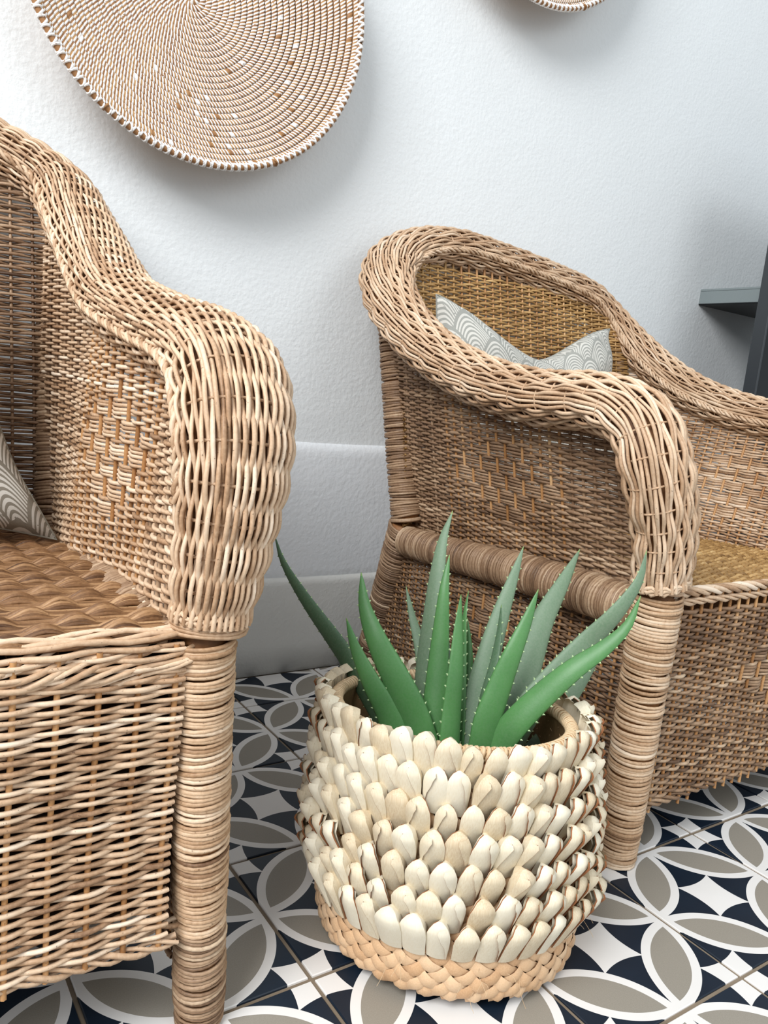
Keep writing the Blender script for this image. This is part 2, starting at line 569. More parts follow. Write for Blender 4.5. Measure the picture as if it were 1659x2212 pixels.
# ------------------------------------------------------------------ armchair
def build_chair(label, cx, s, rim_pts, C):
    """cx: centre line.  s: +1 when the side nearest the plant is at larger x.  rim_pts: (X', y, z, angle of the wide axis) for the near half"""
    root_loc = np.array([cx, -0.27, 0.0])
    chair = thing('wicker_armchair', label, 'chair', tuple(root_loc), 'wicker armchairs against the wall')
    ml, mb = C['m_light'], C['m_brown']

    def W(P, side=1):       # near-side local (X', y, z) -> world
        P = np.array(P, float)
        P[..., 0] = cx + s * side * P[..., 0]
        return P

    def part(name, bag, mat, parent=chair, stuff=False, lab=None):
        o = link(name, bag.mesh(name, mat, off=root_loc), parent, stuff=stuff)
        if lab: o['label'] = lab
        return o

    hw = 0.287
    rp = np.array(rim_pts, float)
    far = rp[:-1][::-1].copy(); far[:, 0] *= -1; far[:, 2] -= C['skew'] * np.clip((far[:, 2] - 0.56) / 0.2, 0, 1) * np.linspace(0.35, 1, len(far)) ** 0.5; far[:, 3] = PI - far[:, 3]
    full = np.vstack([rp, far])
    Q, Lr = spline(full, 640)
    Pc = W(Q[:, :3].copy())
    ang = Q[:, 3]
    lat = np.stack([s * np.cos(ang), np.sin(ang), 0 * ang], 1)
    T = norm(np.gradient(Pc, axis=0))
    lat = norm(lat - T * (lat * T).sum(1, keepdims=True))
    M = np.cross(T, lat); M *= np.sign((M * np.array([0, -0.35, 1.0])).sum(1, keepdims=True) + 1e-9)
    arc = np.linspace(0, Lr, 640)
    ra, rb = C['rim_a'], C['rim_b']
    taper = np.minimum(1, C['taper0'] + (1 - C['taper0']) * np.minimum(arc, Lr - arc) / 0.15)

    def rim_surf(u, th):    # u along, th angle
        P0 = np.stack([np.interp(u, arc, Pc[:, k]) for k in range(3)], 1)
        La = norm(np.stack([np.interp(u, arc, lat[:, k]) for k in range(3)], 1))
        Mm = norm(np.stack([np.interp(u, arc, M[:, k]) for k in range(3)], 1))
        tp = np.interp(u, arc, taper)[:, None]
        c, sn = np.cos(th)[:, None], np.sin(th)[:, None]
        P = P0 + tp * (ra * c * La + rb * sn * Mm)
        return P, norm(c / ra * La + sn / rb * Mm)

    # --- rolled rim: strands run along it, over and under hoops
    per_len = 2 * PI * math.sqrt((ra * ra + rb * rb) / 2)
    ns = int(per_len / C['rim_dv'] / 2) * 2
    dth = 2 * PI / ns
    nh = int(Lr / C['rim_du'])
    rdu = Lr / nh
    tt = np.arange(ns) * dth
    tt = tt + 0.10 * np.sin(2 * tt)
    rows = [(t, 0.0, Lr) for t in tt]
    strands, _ = weave(rim_surf, rows, rdu, C['rim_r'], C['rim_amp'], dth, [], 0.002, per=C['rim_per'], k=5, tint=(0.55, 0.13), jit=0.10,
                       separate=C['separate'], block=C['rim_block'])
    hoops = Bag()
    for i in range(nh + 1):
        th = np.linspace(0, 2 * PI, 20, endpoint=False)
        P, N = rim_surf(np.full(20, min(max(i * rdu, 0.004), Lr - 0.004)), th)
        hoops.tube(P - N * 0.0012, 0.0014, 4, N, 0.45, closed=True)
    # end caps: strands turned in at the foot of each arm
    for e in (0.003, Lr - 0.003):
        th = np.linspace(0, 2 * PI, 40, endpoint=False)
        for q, (f, dz) in enumerate(((1.03, 0.0), (1.05, 0.0035), (0.97, -0.003))):
            P, N = rim_surf(np.full(40, e), th)
            c = P.mean(0)
            hoops.tube(c + (P - c) * f + np.array([0, 0, 1.0]) * (dz + 0.0022 * np.sin(th * 14 + q * 2))[:, None], C['rim_r'] * 1.15, 5, N, 0.7, closed=True)
    if C['separate']:
        rim = part('rolled_rim', hoops, ml)
        for b in strands:
            part('strand', b, ml, rim)
    else:
        hoops.V += strands.V; hoops.T += strands.T
        for f in strands.F: hoops.F.append(f + hoops.n)
        rim = part('rolled_rim', hoops, ml, stuff=True)
    # twisted cord along the inner edge of the rim
    bag = Bag()
    u = np.linspace(0.09, Lr - 0.09, 60)
    P, N = rim_surf(u, np.full(60, PI + 0.15))
    rope(P + N * 0.001, 0.0032, 3, 0.0023, 0.034, bag=bag, tint=0.6)
    part('edge_cord', bag, ml, rim)

    # added dark tube inside the hollow rim so its gaps read as shade
    inner = Bag()
    iu = np.linspace(0.006, Lr - 0.006, 110)
    th = np.linspace(0, 2 * PI, 14, endpoint=False)
    U, TH = np.meshgrid(iu, th, indexing='ij')
    P, N = rim_surf(U.ravel(), TH.ravel())
    inner.grid((P - N * 0.0085).reshape(110, 14, 3), wrap=True, tint=0.15)
    part('rim_shade_tube', inner, M_WOOD, rim)

    # rim lookup for the arm panels (near half only): y -> z, X'
    near = Q[(Q[:, 0] > 0) & (arc < Lr * 0.5)]
    a0 = near[5:]
    order = np.argsort(a0[:, 1])
    ry, rx, rz = a0[order, 1], a0[order, 0], a0[order, 2]
    top = near[near[:, 2] > 0.50]
    zt, yt = top[:, 2], top[:, 1]

    xs_seat = C['panel_x']
    y_front, y_back = -0.585, -0.045
    zf, zb = C['seat_z']

    def seat_z(y):
        return zf + (zb - zf) * np.clip((y + 0.60) / 0.56, 0, 1)

    du, dv = C['du'], C['dv']

    def side_surf(side):
        def f(u, v):
            zr = np.interp(u, ry, rz); xr = np.interp(u, ry, rx) + C['panel_top']
            t = np.clip((v - 0.33) / np.maximum(zr - 0.33, 0.02), 0, 1.1)
            X = xs_seat + (xr - xs_seat) * t + 0.004 * np.sin(u * 21 + v * 9) * C['sag']
            y = np.where(v > 0.6, u + (v - 0.6) * 0.12, u)
            P = W(np.stack([X, y, v], 1), side)
            N = np.tile(np.array([s * side, 0, 0.12]), (len(u), 1))
            return P, norm(N)
        return f

    def yb_(z):
        t = np.clip((z - 0.3) / 0.52, 0, 1)
        return -0.072 + 0.105 * t ** 1.2 - max(0, z - 0.6) * 0.12

    def yrange(z):
        """front limit of a row at height z so it stays beneath the rim"""
        ok = [y for y in np.linspace(y_front, yb_(z) - 0.03, 80) if np.interp(y, ry, rz) > z + 0.004]
        return (ok[0], yb_(z)) if ok else None
    for side, nm in ((1, 'arm_panel'), (-1, 'arm_panel')):
        rows = []
        z = 0.318
        while z < 0.74:
            yr = yrange(z if side == 1 else z + C['skew'] * min(max((z - 0.53) / 0.2, 0), 1))
            if yr and yr[1] - yr[0] > 0.03: rows.append((z, yr[0], yr[1]))
            z += dv
        stk = []
        k0 = math.ceil(y_front / du)
        while k0 * du < y_back:
            yy = k0 * du
            stk.append((yy, 0.318, float(np.interp(yy, ry, rz)) - (C['skew'] if side == -1 else 0))); k0 += 1
        dm = C['side_diamond']
        bag, sb = weave(side_surf(side), rows, du, C['r'], C['amp'], dv, stk, 0.0023, per=C['per'], diamond=dm, tint=C['tint_side'])
        o = part(nm, bag, ml if side == -1 or s == 1 else mb, stuff=True)
        for b, q in zip(sb, stk):
            part('stake', b, M_STAKE if abs(q[0] - dm[0][0]) < dm[0][2] else M_BROWN, o)

    # --- back panel
    zr_top = Q[np.argsort(Q[:, 0])]

    def arch(z):
        a = near[(near[:, 2] >= 0.60)]
        if z < a[0, 2] + 0.02: return 0.298
        c = near[near[:, 2] > z]
        return float(min(0.298, c[0, 0] - 0.008)) if len(c) else 0.0

    def back_surf(u, v):
        y = -0.055 + 0.105 * np.clip((v - 0.3) / 0.52, 0, 1) ** 1.2 - 0.030 * (np.abs(u) / 0.3) ** 5
        P = W(np.stack([u, y + 0 * u, v + 0 * u], 1), 1)
        return P, norm(np.tile(np.array([0, -1.0, 0.15]), (len(u), 1)))
    def archf(z):
        return arch(z + C['skew'] * min(max((z - 0.53) / 0.2, 0), 1) + (0.006 if C['skew'] else 0))
    rows = []
    z = 0.315
    while z < 0.835:
        a, a2 = arch(z), archf(z)
        if min(a, a2) > 0.04: rows.append((z, -a2, a))
        z += C['dv_back']
    dub = C['du_back']
    stk = []
    for k0 in range(-int(0.29 / dub), int(0.29 / dub) + 1):
        x = k0 * dub
        zt_ = max([z for z in np.arange(0.32, 0.84, 0.005) if (arch if x > 0 else archf)(z) > abs(x)] or [0.33])
        stk.append((x, 0.315, float(zt_) + 0.004))
    bag, sb = weave(back_surf, rows, dub, C['r'], C['amp'], C['dv_back'], stk, 0.0022, per=C['per'], diamond=C['back_diamond'], tint=(0.42, 0.13))
    o = part('backrest', bag, C['m_back'], stuff=True)
    for b, q in zip(sb, stk): part('stake', b, M_STAKE if C['back_diamond'] and abs(q[0]) < 0.15 else C['m_back'], o)

    # --- seat
    sx = xs_seat + 0.004
    dus = C['du_seat']

    def seat_surf(u, v):
        z = seat_z(v) + 0.004 * np.cos(u / 0.28 * 1.5) - 0.004
        P = W(np.stack([u, v + 0 * u, z + 0 * u], 1), 1)
        return P, np.tile(np.array([0, 0, 1.0]), (len(u), 1))
    rows = []; y = -0.606
    while y < -0.04:
        rows.append((y, -sx, sx)); y += C['dv_seat']
    bag, sb = weave(seat_surf, rows, dus, C['r_seat'], C['amp_seat'], C['dv_seat'], [], 0.002, per=6, block=C['seat_block'], tint=(0.42, 0.14), jit=0.16, low=C['seat_low'])
    o = part('seat', bag, C['m_seat'], stuff=True)
    stb = Bag()
    for k0 in range(-int(sx / dus), int(sx / dus) + 1):
        v = np.linspace(-0.604, -0.04, 12)
        P, N = seat_surf(np.full(12, k0 * dus), v)
        P[:, 2] -= 0.003 * (1 - C['seat_low'])
        part('stake', Bag().tube(P, 0.0032, 6, N, 0.4), C['m_seat'], o)
    # base board beneath the seat so it reads solid
    ub = Bag(); bw_ = C['panel_x'] - 0.004; ub.box((cx - bw_, -0.585, 0.292), (cx + bw_, -0.075, 0.297), 0.2)
    part('seat_base', ub, M_WOOD)
    bag = Bag()
    zfr = zf + 0.001
    if C['separate']:
        # loose sweep of thick strands slanting from the seat edge to the apron
        for q in range(34):
            x0 = -0.30 + q * 0.0185 + rng.uniform(-.004, .004)
            L = rng.uniform(0.10, 0.15)
            t = np.linspace(0, 1, 14)
            xx = x0 + L * t
            zz = zfr - 0.034 + 0.040 * t ** 1.1 + 0.002 * np.sin(t * 9 + q) - 0.010 * t * t
            yy = -0.610 - 0.006 * np.sin(PI * t) - 0.0025 * np.sin(t * 12.6 + q) + 0.010 * t ** 4
            keep = np.abs(xx) < C['leg_x'][1] + 0.008
            if keep.sum() > 4:
                bag.tube(W(np.stack([xx, yy, zz], 1)[keep]), 0.0023 * (1 + .1 * rng.standard_normal()), 6, None, 0.6 + 0.13 * rng.standard_normal())
        xs_ = np.linspace(-C['leg_x'][1] - 0.012, C['leg_x'][1] + 0.012, 30)
        for q in range(4):
            bag.tube(W(np.stack([xs_, -0.609 + 0.004 * q + 0.0015 * np.sin(xs_ * 60 + q), zfr + 0.001 + 0.003 * (q > 1) + 0.0018 * np.sin(xs_ * 85 + q * 2)], 1)), 0.0024, 6, None, 0.5 + 0.1 * q)
    else:
        e = [W([-0.285 + 0.57 * t, -0.611, zfr - 0.001]) for t in np.linspace(0, 1, 8)]
        rope(e, 0.0052, 4, 0.0031, 0.085, bag=bag, tint=0.62, sq=0.8)
        e = [W([-0.285 + 0.57 * t, -0.613, zfr - 0.013]) for t in np.linspace(0, 1, 8)]
        rope(e, 0.0030, 3, 0.0024, 0.070, bag=bag, tint=0.6)
    part('seat_border', bag, ml)

    # --- front apron
    zl = C['apron_z']

    def apron_surf(u, v):
        # the face bows out a little and its strands run on round the corner leg
        y = -0.606 - 0.006 * np.cos(u / 0.28 * 1.4) - 0.004 * np.sin(v * 25) * C['sag']
        P = W(np.stack([u, y + 0 * v, v], 1), 1)
        return P, np.tile(np.array([0, -1.0, 0]), (len(u), 1))
    rows = []; z = zl
    while z < zf - C['apron_gap']:
        xe = C['leg_x'][1] - 0.019
        rows.append((z, -xe, xe)); z += C['dv_apron']
    dua = C['du_apron']
    stk = [(k0 * dua, zl - 0.016 * rng.random() - 0.004, zf - 0.004) for k0 in range(-int(0.27 / dua), int(0.27 / dua) + 1)]
    bags, sb = weave(apron_surf, rows, dua, C['r_apron'], C['amp_apron'], C['dv_apron'], stk, C['stake_r'], per=6, k=6,
                     diamond=C['apron_diamond'], tint=C['tint_apron'], jit=0.2 if s == 1 else 0.1, separate=C['separate'])
    bord = Bag()
    rope([W([x, -0.607 - 0.004, zl - 0.006 + C['sag'] * 0.003 * math.sin(x * 20)]) for x in np.linspace(-C['leg_x'][1] + .01, C['leg_x'][1] - .01, 14)], 0.0036, 3, 0.0023, 0.060, bag=bord, tint=0.5)
    rope([W([x, -0.600, zl - 0.001]) for x in np.linspace(-0.27, 0.27, 8)], 0.003, 2, 0.0021, 0.050, bag=bord, tint=0.35)
    if C['separate']:
        o = part('front_apron', bord, ml)
        for b in bags: part('strand', b, ml, o)
    else:
        bord.V += bags.V; bord.T += bags.T
        for f in bags.F: bord.F.append(f + bord.n)
        o = part('front_apron', bord, C['m_apron'], stuff=True)
    for b in sb: part('stake', b, M_STAKE, o)

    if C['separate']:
        part('apron_shade_board', Bag().box((cx - 0.247, -0.590, zl + 0.012), (cx + 0.247, -0.586, zf - 0.012)), M_SHADE_BOARD, o)  # added board: makes the gaps in the open weave look shaded
    # --- lower side panels, side rails, legs, posts
    for side in (1, -1):
        foot = np.array([0.252 + C['dx'], 0.052, 0.0]); pinch = np.array([0.282 + C['dx'], -0.070, 0.330])

        def low_surf(u, v, side=side):
            t = np.clip(v / 0.33, 0, 1)
            X = 0.276 + C['dx'] + 0.006 * t + 0.010 * np.sin(PI * (u + 0.6) / 0.6) * C['sag'] - 0.022 * np.clip((u + 0.1) / 0.2, 0, 1) * (1 - t)
            P = W(np.stack([X, u, v], 1), side)
            return P, norm(np.tile(np.array([s * side, 0, 0.0]), (len(u), 1)))
        rows = []; z = 0.062
        while z < 0.325:
            yb = foot[1] + (pinch[1] - foot[1]) * z / 0.33
            rows.append((z, -0.585, yb)); z += dv
        stk = []
        k0 = math.ceil(-0.58 / du)
        while k0 * du < 0.0:
            stk.append((k0 * du, 0.055, 0.325)); k0 += 1
        bag, sb = weave(low_surf, rows, du, C['r'], C['amp'], dv, stk, 0.0023, per=C['per'], diamond=C['low_diamond'], tint=(0.42, 0.14))
        o = part('side_panel', bag, mb, stuff=True)
        for b in sb: part('stake', b, M_STAKE, o)
        # padded rail wound with cane
        R0, R1 = W([C['rail_x'][0], -0.575, zf - 0.028], side), W([C['rail_x'][1], -0.085, zb - 0.016], side)
        rp_ = [R0 + (R1 - R0) * t + np.array([0, 0, 0.003 * math.sin(t * 5)]) for t in np.linspace(0, 1, 6)]
        c_ = core(rp_, np.array([0.0265, 0.027, 0.026, 0.025, 0.0245, 0.024]), oval=1)
        rail = part('side_rail', c_, mb)
        part('cane_wrapping', wrap(rp_, np.array([0.0265, 0.027, 0.026, 0.025, 0.0245, 0.024]), 0.0042, 0.0021, k=5, seg=18, tint=0.56, jit=0.2, tilt=0.05), mb, rail, stuff=True)
        # front leg
        lr = C['leg_r']
        L0, L1 = W([C['leg_x'][0], -0.597, 0.0], side), W([C['leg_x'][1], -0.597, zf - 0.004], side)
        lp = [L0 + (L1 - L0) * t for t in np.linspace(0, 1, 5)]
        leg = part('front_leg', core([lp[0] + [0, 0, .001], lp[2], lp[4] + [0, 0, 0.02]], np.array([lr * .82, lr * .93, lr * .8])), M_WOOD)
        rr = np.array([lr * 0.90, lr * 0.97, lr, lr * 1.02, lr * 1.05, lr * 1.1, lr * 1.12])
        part('cane_wrapping', wrap([lp[0] + (lp[4] - lp[0]) * (0.275 if s == 1 else 0.006), lp[2], lp[4]], rr, C['leg_pitch'], C['leg_pitch'] * 0.60, k=5, seg=20, tint=0.55, jit=0.16, tilt=0.07), C['m_leg'], leg, stuff=True)
        if s == 1:
            part('cane_wrapping', wrap([lp[0] + [0, 0, .002], lp[0] + (lp[4] - lp[0]) * 0.14, lp[0] + (lp[4] - lp[0]) * 0.275], np.array([lr * .90, lr * 0.95, lr * 0.93]), C['leg_pitch'], C['leg_pitch'] * 0.56, k=5, seg=20, tint=0.5, jit=0.2, tilt=0.09), mb, leg, stuff=True)['label'] = 'greyer worn binding at the foot of the leg'
        # rear leg, leaning back, and the post above it
        fo, pi_ = W(foot, side), W(pinch, side)
        rl = [fo + [0, 0, .002], fo + (pi_ - fo) * 0.5, pi_]
        leg = part('rear_leg', core(rl, np.array([0.024, 0.026, 0.026])), M_WOOD)
        part('cane_wrapping', wrap(rl, np.array([0.026, 0.028, 0.029]), 0.0040, 0.0025, k=5, seg=16, tint=0.42, jit=0.15, tilt=0.1), mb, leg, stuff=True)
        po = [pi_ + [0, 0, 0.004], W([0.284 + C['dx'], -0.035, 0.45], side), W([0.288 + C['dx'], -0.005, 0.57], side), W([0.292 + C['dx'], 0.026, 0.70], side)]
        post = part('rear_post', core(po, 0.023), M_WOOD)
        part('cane_wrapping', wrap(po, 0.0262, 0.0042, 0.0026, k=5, seg=16, tint=0.46, jit=0.15, tilt=0.1), mb, post, stuff=True)
        # strands of the upper panel carried round the foot of the arm
        ring = Bag()
        base = W([rim_pts[0][0], -0.598, 0], side)
        for q in range(4):
            th = np.linspace(0, 2 * PI, 18, endpoint=False)
            z_ = zf + 0.002 + q * 0.0035
            ring.tube(base + np.stack([0.031 * np.cos(th), 0.026 * np.sin(th), z_ + 0.0015 * np.sin(2 * th + q)], 1), 0.002, 5, None, 0.5, closed=True)
        part('arm_collar', ring, ml)
    return chair


base = dict(separate=False, rim_a=0.045, rim_b=0.034, rim_dv=0.0054, rim_du=0.026, rim_r=0.0025, rim_amp=0.0028, rim_per=5, rim_block=2,
            panel_x=0.262, panel_top=-0.006, sag=0.5, seat_z=(0.356, 0.322), du=0.0195, dv=0.0046, r=0.0024, amp=0.0027, per=5,
            dv_back=0.0050, du_back=0.0195, dv_apron=0.0047, du_apron=0.0195, r_apron=0.0023, amp_apron=0.0030, stake_r=0.0024,
            dv_seat=0.0058, du_seat=0.0195, r_seat=0.0027, amp_seat=0.0030, seat_block=1, apron_z=0.085, apron_gap=0.022,
            leg_r=0.0255, leg_pitch=0.0042, rail_x=(0.298, 0.290), dx=0.0, tint_side=(0.48, 0.13), tint_apron=(0.5, 0.13),
            skew=0.035, seat_low=1.0, taper0=0.8, leg_x=(0.287, 0.287), m_leg=M_LIGHT, m_light=M_PALE, m_brown=M_BROWN, m_seat=M_GOLD, m_back=M_GOLD, m_apron=M_BROWN,
            side_diamond=[(-0.31, 0.448, 0.135, 0.075, 5)], back_diamond=[(0.02, 0.60, 0.13, 0.085, 5)],
            apron_diamond=[(0.0, 0.235, 0.11, 0.07, 5)], low_diamond=[(-0.30, 0.215, 0.10, 0.06, 5)])

H = PI / 2
rimR = [(0.289, -0.60, 0.366, 0), (0.303, -0.604, 0.43, 0), (0.328, -0.600, 0.50, 0), (0.334, -0.572, 0.552, 0), (0.333, -0.51, 0.571, 0),
        (0.330, -0.40, 0.570, 0), (0.327, -0.28, 0.585, 0), (0.330, -0.17, 0.618, 0.05), (0.333, -0.08, 0.665, 0.2), (0.325, -0.005, 0.722, 0.5),
        (0.293, 0.045, 0.775, 0.9), (0.232, 0.064, 0.812, 1.25), (0.135, 0.070, 0.829, 1.45), (0.0, 0.072, 0.822, H)]
build_chair('golden brown wicker armchair behind the aloe basket, scallop cushion on its seat', 0.53, -1, rimR, dict(base))

rimL = [(0.262, -0.60, 0.371, 0), (0.266, -0.605, 0.425, 0), (0.272, -0.603, 0.495, 0), (0.277, -0.577, 0.548, 0), (0.284, -0.53, 0.571, 0),
        (0.291, -0.46, 0.584, 0), (0.291, -0.386, 0.594, 0), (0.288, -0.235, 0.624, 0.05), (0.290, -0.13, 0.668, 0.2), (0.283, -0.050, 0.722, 0.5),
        (0.268, 0.030, 0.780, 0.9), (0.200, 0.064, 0.817, 1.25), (0.11, 0.070, 0.838, 1.45), (0.0, 0.072, 0.843, H)]
CL = dict(base)
CL.update(separate=True, rim_a=0.0455, rim_b=0.036, rim_dv=0.0038, rim_du=0.027, rim_r=0.00195, rim_amp=0.0030, rim_per=5, rim_block=1,
          panel_x=0.247, panel_top=-0.030, sag=1.0, seat_z=(0.360, 0.330), du=0.025, skew=0.0, seat_low=0.1, taper0=0.66, dx=-0.022, rail_x=(0.250, 0.256), leg_x=(0.279, 0.2575), dv=0.0042, r=0.0021, amp=0.0028,
          dv_back=0.0044, du_back=0.026, dv_apron=0.0038, du_apron=0.029, r_apron=0.0020, amp_apron=0.0030, stake_r=0.0024,
          dv_seat=0.0027, du_seat=0.029, r_seat=0.0020, amp_seat=0.0070, seat_block=10, apron_z=0.108, apron_gap=0.004,
          leg_r=0.0225, leg_pitch=0.0034, tint_side=(0.55, 0.13), tint_apron=(0.52, 0.14),
          m_light=M_PALE, m_seat=M_SEAT, m_back=M_BROWN, m_apron=M_LIGHT,
          side_diamond=[(-0.335, 0.475, 0.115, 0.08, 5)], back_diamond=None, apron_diamond=None)
build_chair('pale wicker armchair cut by the left edge, with an open wavy front weave', -0.591, 1, rimL, CL)


# ------------------------------------------------------------------ cushions
def cushion(label, mat, loc, hw, hh, th, dent, rot, pinch, topw=0.0):
    n = 45
    a = np.linspace(-1, 1, n)[:, None] * np.ones((1, n)); b = np.linspace(-1, 1, n)[None] * np.ones((n, 1))
    ca = np.sign(a) * np.abs(a) ** 0.8; cb = np.sign(b) * np.abs(b) ** 0.8
    x = hw * ca * (1 - pinch * (1 - cb ** 2) ** 1.0)
    x = x * (1 - topw * (cb + 1) / 2)
    z = hh * cb * (1 - pinch * (1 - ca ** 2))
    z = z - dent * np.exp(-(ca / 0.55) ** 2) * np.clip((cb + 0.2) / 1.2, 0, 1) ** 1.5
    t = th * (np.clip(1 - ca ** 2, 0, 1) * np.clip(1 - cb ** 2, 0, 1)) ** 0.42
    t = t * (1 + 0.25 * dent / 0.07 * np.exp(-((np.abs(ca) - 0.55) / 0.3) ** 2) * (cb > 0) * cb)
    wr = 0.0035 * (np.sin(9 * ca + 6 * cb) + np.sin(13 * cb - 4 * ca)) * (np.abs(ca * cb) ** 0.5)
    V, F, UV = [], [], []
    for sgn in (-1, 1):
        k0 = len(V) * 0 + sum(len(v) for v in V)
        G = np.stack([x, sgn * t * (1.0 if sgn < 0 else 0.8) + wr, z], -1).reshape(-1, 3)
        i = np.arange(n - 1)[:, None]; j = np.arange(n - 1)[None]
        f = np.stack([i * n + j, (i + 1) * n + j, (i + 1) * n + j + 1, i * n + j + 1], -1).reshape(-1, 4) + k0
        V.append(G); F.append(f if sgn < 0 else f[:, ::-1])
        UV.append(np.stack([hw * ca + 0.31, hh * cb + 0.27 * (1 if sgn < 0 else 2)], -1).reshape(-1, 2))
    me = mesh_np('cushion', np.concatenate(V), np.concatenate(F), mat, uv=np.concatenate(UV))
    o = link('cushion', me, None, loc); o.rotation_euler = rot
    o['label'] = label; o['category'] = 'cushion'; o['group'] = 'scallop patterned cushions on the armchairs'
    pb = Bag()      # piped seam round the edge
    idx = [(i, 0) for i in range(n)] + [(n - 1, j) for j in range(n)] + [(i, n - 1) for i in range(n)][::-1] + [(0, j) for j in range(n)][::-1]
    P = np.array([[x[i, j], wr[i, j], z[i, j]] for i, j in idx])
    keep = np.r_[True, np.linalg.norm(np.diff(P, axis=0), axis=1) > 1e-4]
    pb.tube(P[keep][:-1], 0.0014, 5, np.tile([0, 1.0, 0], (keep.sum() - 1, 1)), 0.5, closed=True)
    link('seam', pb.mesh('seam', mat), o)
    return o


cushion('grey scallop cushion with a dented top, standing in the right armchair', M_CUSH_R, (0.505, -0.085, 0.537), 0.232, 0.195, 0.055, 0.072, (math.radians(-13), 0, math.radians(1)), 0.10)
cl = cushion('taupe scallop cushion with its corner poking out at the left edge', M_CUSH_L, (-0.592, -0.138, 0.527), 0.238, 0.190, 0.062, 0.05, (math.radians(-14), 0, 0), 0.17, 0.36)
zp = Bag().tube([(0.150, -0.024, -0.140), (0.1505, -0.03, -0.172)], 0.0012, 6, None)
zp.tube([(0.1505 + 0.003 * math.cos(a), -0.03, -0.175 + 0.003 * math.sin(a)) for a in np.linspace(0, 2 * PI, 9)[:-1]], 0.0009, 5, None, closed=True)
link('zip_pull', zp.mesh('zip_pull', M_METAL), cl)['label'] = 'small metal zip pull'


# ------------------------------------------------------------------ basket planter
BC = np.array([-0.028, -0.586, 0.0])
LEAN = np.array([-0.013, 0.012, 0.0]) / 0.25
to_cam = np.array([-0.69, -0.72, 0.0])
prof = np.array([(0.0, 0.1290, 0.0015), (0.010, 0.1360, 0.006), (0.026, 0.1395, 0.020), (0.046, 0.1400, 0.040), (0.071, 0.1388, 0.065), (0.106, 0.1375, 0.100),
                 (0.146, 0.1362, 0.140), (0.186, 0.1332, 0.178), (0.220, 0.1282, 0.210), (0.250, 0.1230, 0.240)])


def bask(h, th, off=0.0):
    r = np.interp(h, prof[:, 0], prof[:, 1]) + off
    z = np.interp(h, prof[:, 0], prof[:, 2])
    d = np.stack([np.cos(th), np.sin(th), 0 * th], -1)
    tilt = (d @ to_cam) * 0.012 - 0.0015 * (z / 0.25) ** 2
    p = d * r[..., None] + LEAN * z[..., None]
    p[..., 2] = z + tilt
    return p


basket = thing('basket_planter', 'round palm leaf basket with rows of folded leaf tips, holding the aloe', 'basket', tuple(BC))
bb = Bag()
hh_ = np.linspace(0, 0.250, 22); ths = np.arange(48) * 2 * PI / 48
Hh, Th = np.meshgrid(hh_, ths, indexing='ij')
bb.grid(bask(Hh, Th, -0.004), wrap=True)
bot = Bag()
bottom = np.concatenate([np.zeros((1, 48, 3)) + np.array([0, 0, 0.003]), bask(np.full((1, 48), 0.0), ths[None], -0.004)])
bb.grid(bottom, wrap=True)
link('liner', bb.mesh('liner', M_LINER), basket)
# plaited strips, outside and inside
NS, KA = 36, 10.2
hm = PI / (NS * KA)
mcount = int(0.250 / hm)
for fam in (1, -1):
    for i in range(NS):
        bag = Bag(); rows_ = []
        hs = np.arange(0, mcount * 3 + 1) / 3 * hm
        th = 2 * PI * i / NS + fam * KA * hs + (0 if fam > 0 else 0)
        ph = hs / hm
        off = 0.0019 * np.cos(PI * ph) * fam
        off = np.where(hs > 0.0, off, off)
        wv = 0.0061
        P0 = bask(hs, th, off)
        T_ = norm(np.gradient(P0, axis=0)); Nn = norm(np.stack([np.cos(th), np.sin(th), -0.1 + 0 * th], 1))
        Bn = norm(np.cross(T_, Nn))
        G = np.stack([P0 - Bn * wv - Nn * 0.0012, P0 - Bn * wv * .5 + Nn * .0002, P0 + Bn * wv * .5 + Nn * .0002, P0 + Bn * wv - Nn * 0.0012], 1)
        bag.grid(G, flip=False)
        link('plaited_strip', bag.mesh('plaited_strip', M_PLAIT), basket)
# bound rim coil
rp = bask(np.full(64, 0.250), np.arange(64) * 2 * PI / 64)
rc = Bag().tube(rp, 0.0058, 8, None, closed=True)
rim = link('rim_coil', rc.mesh('rim_coil', M_COIL), basket)
wb = Bag()
for q in range(150):
    th = np.full(10, q * 2 * PI / 150 + 0.006 * rng.standard_normal())
    c = bask(np.full(10, 0.250), th); a = np.arange(10) * 2 * PI / 10
    d = np.stack([np.cos(th), np.sin(th), 0 * th], 1); tg = np.stack([-np.sin(th), np.cos(th), 0 * th], 1)
    P = c + 0.0062 * (np.cos(a)[:, None] * d + np.sin(a)[:, None] * np.array([0, 0, 1.0])) + (0.0022 * np.sin(a))[:, None] * tg
    wb.tube(P, 0.0025, 4, norm(P - c), 0.5, closed=True, flat=0.45)
link('binding', wb.mesh('binding', M_COIL), rim, stuff=True)


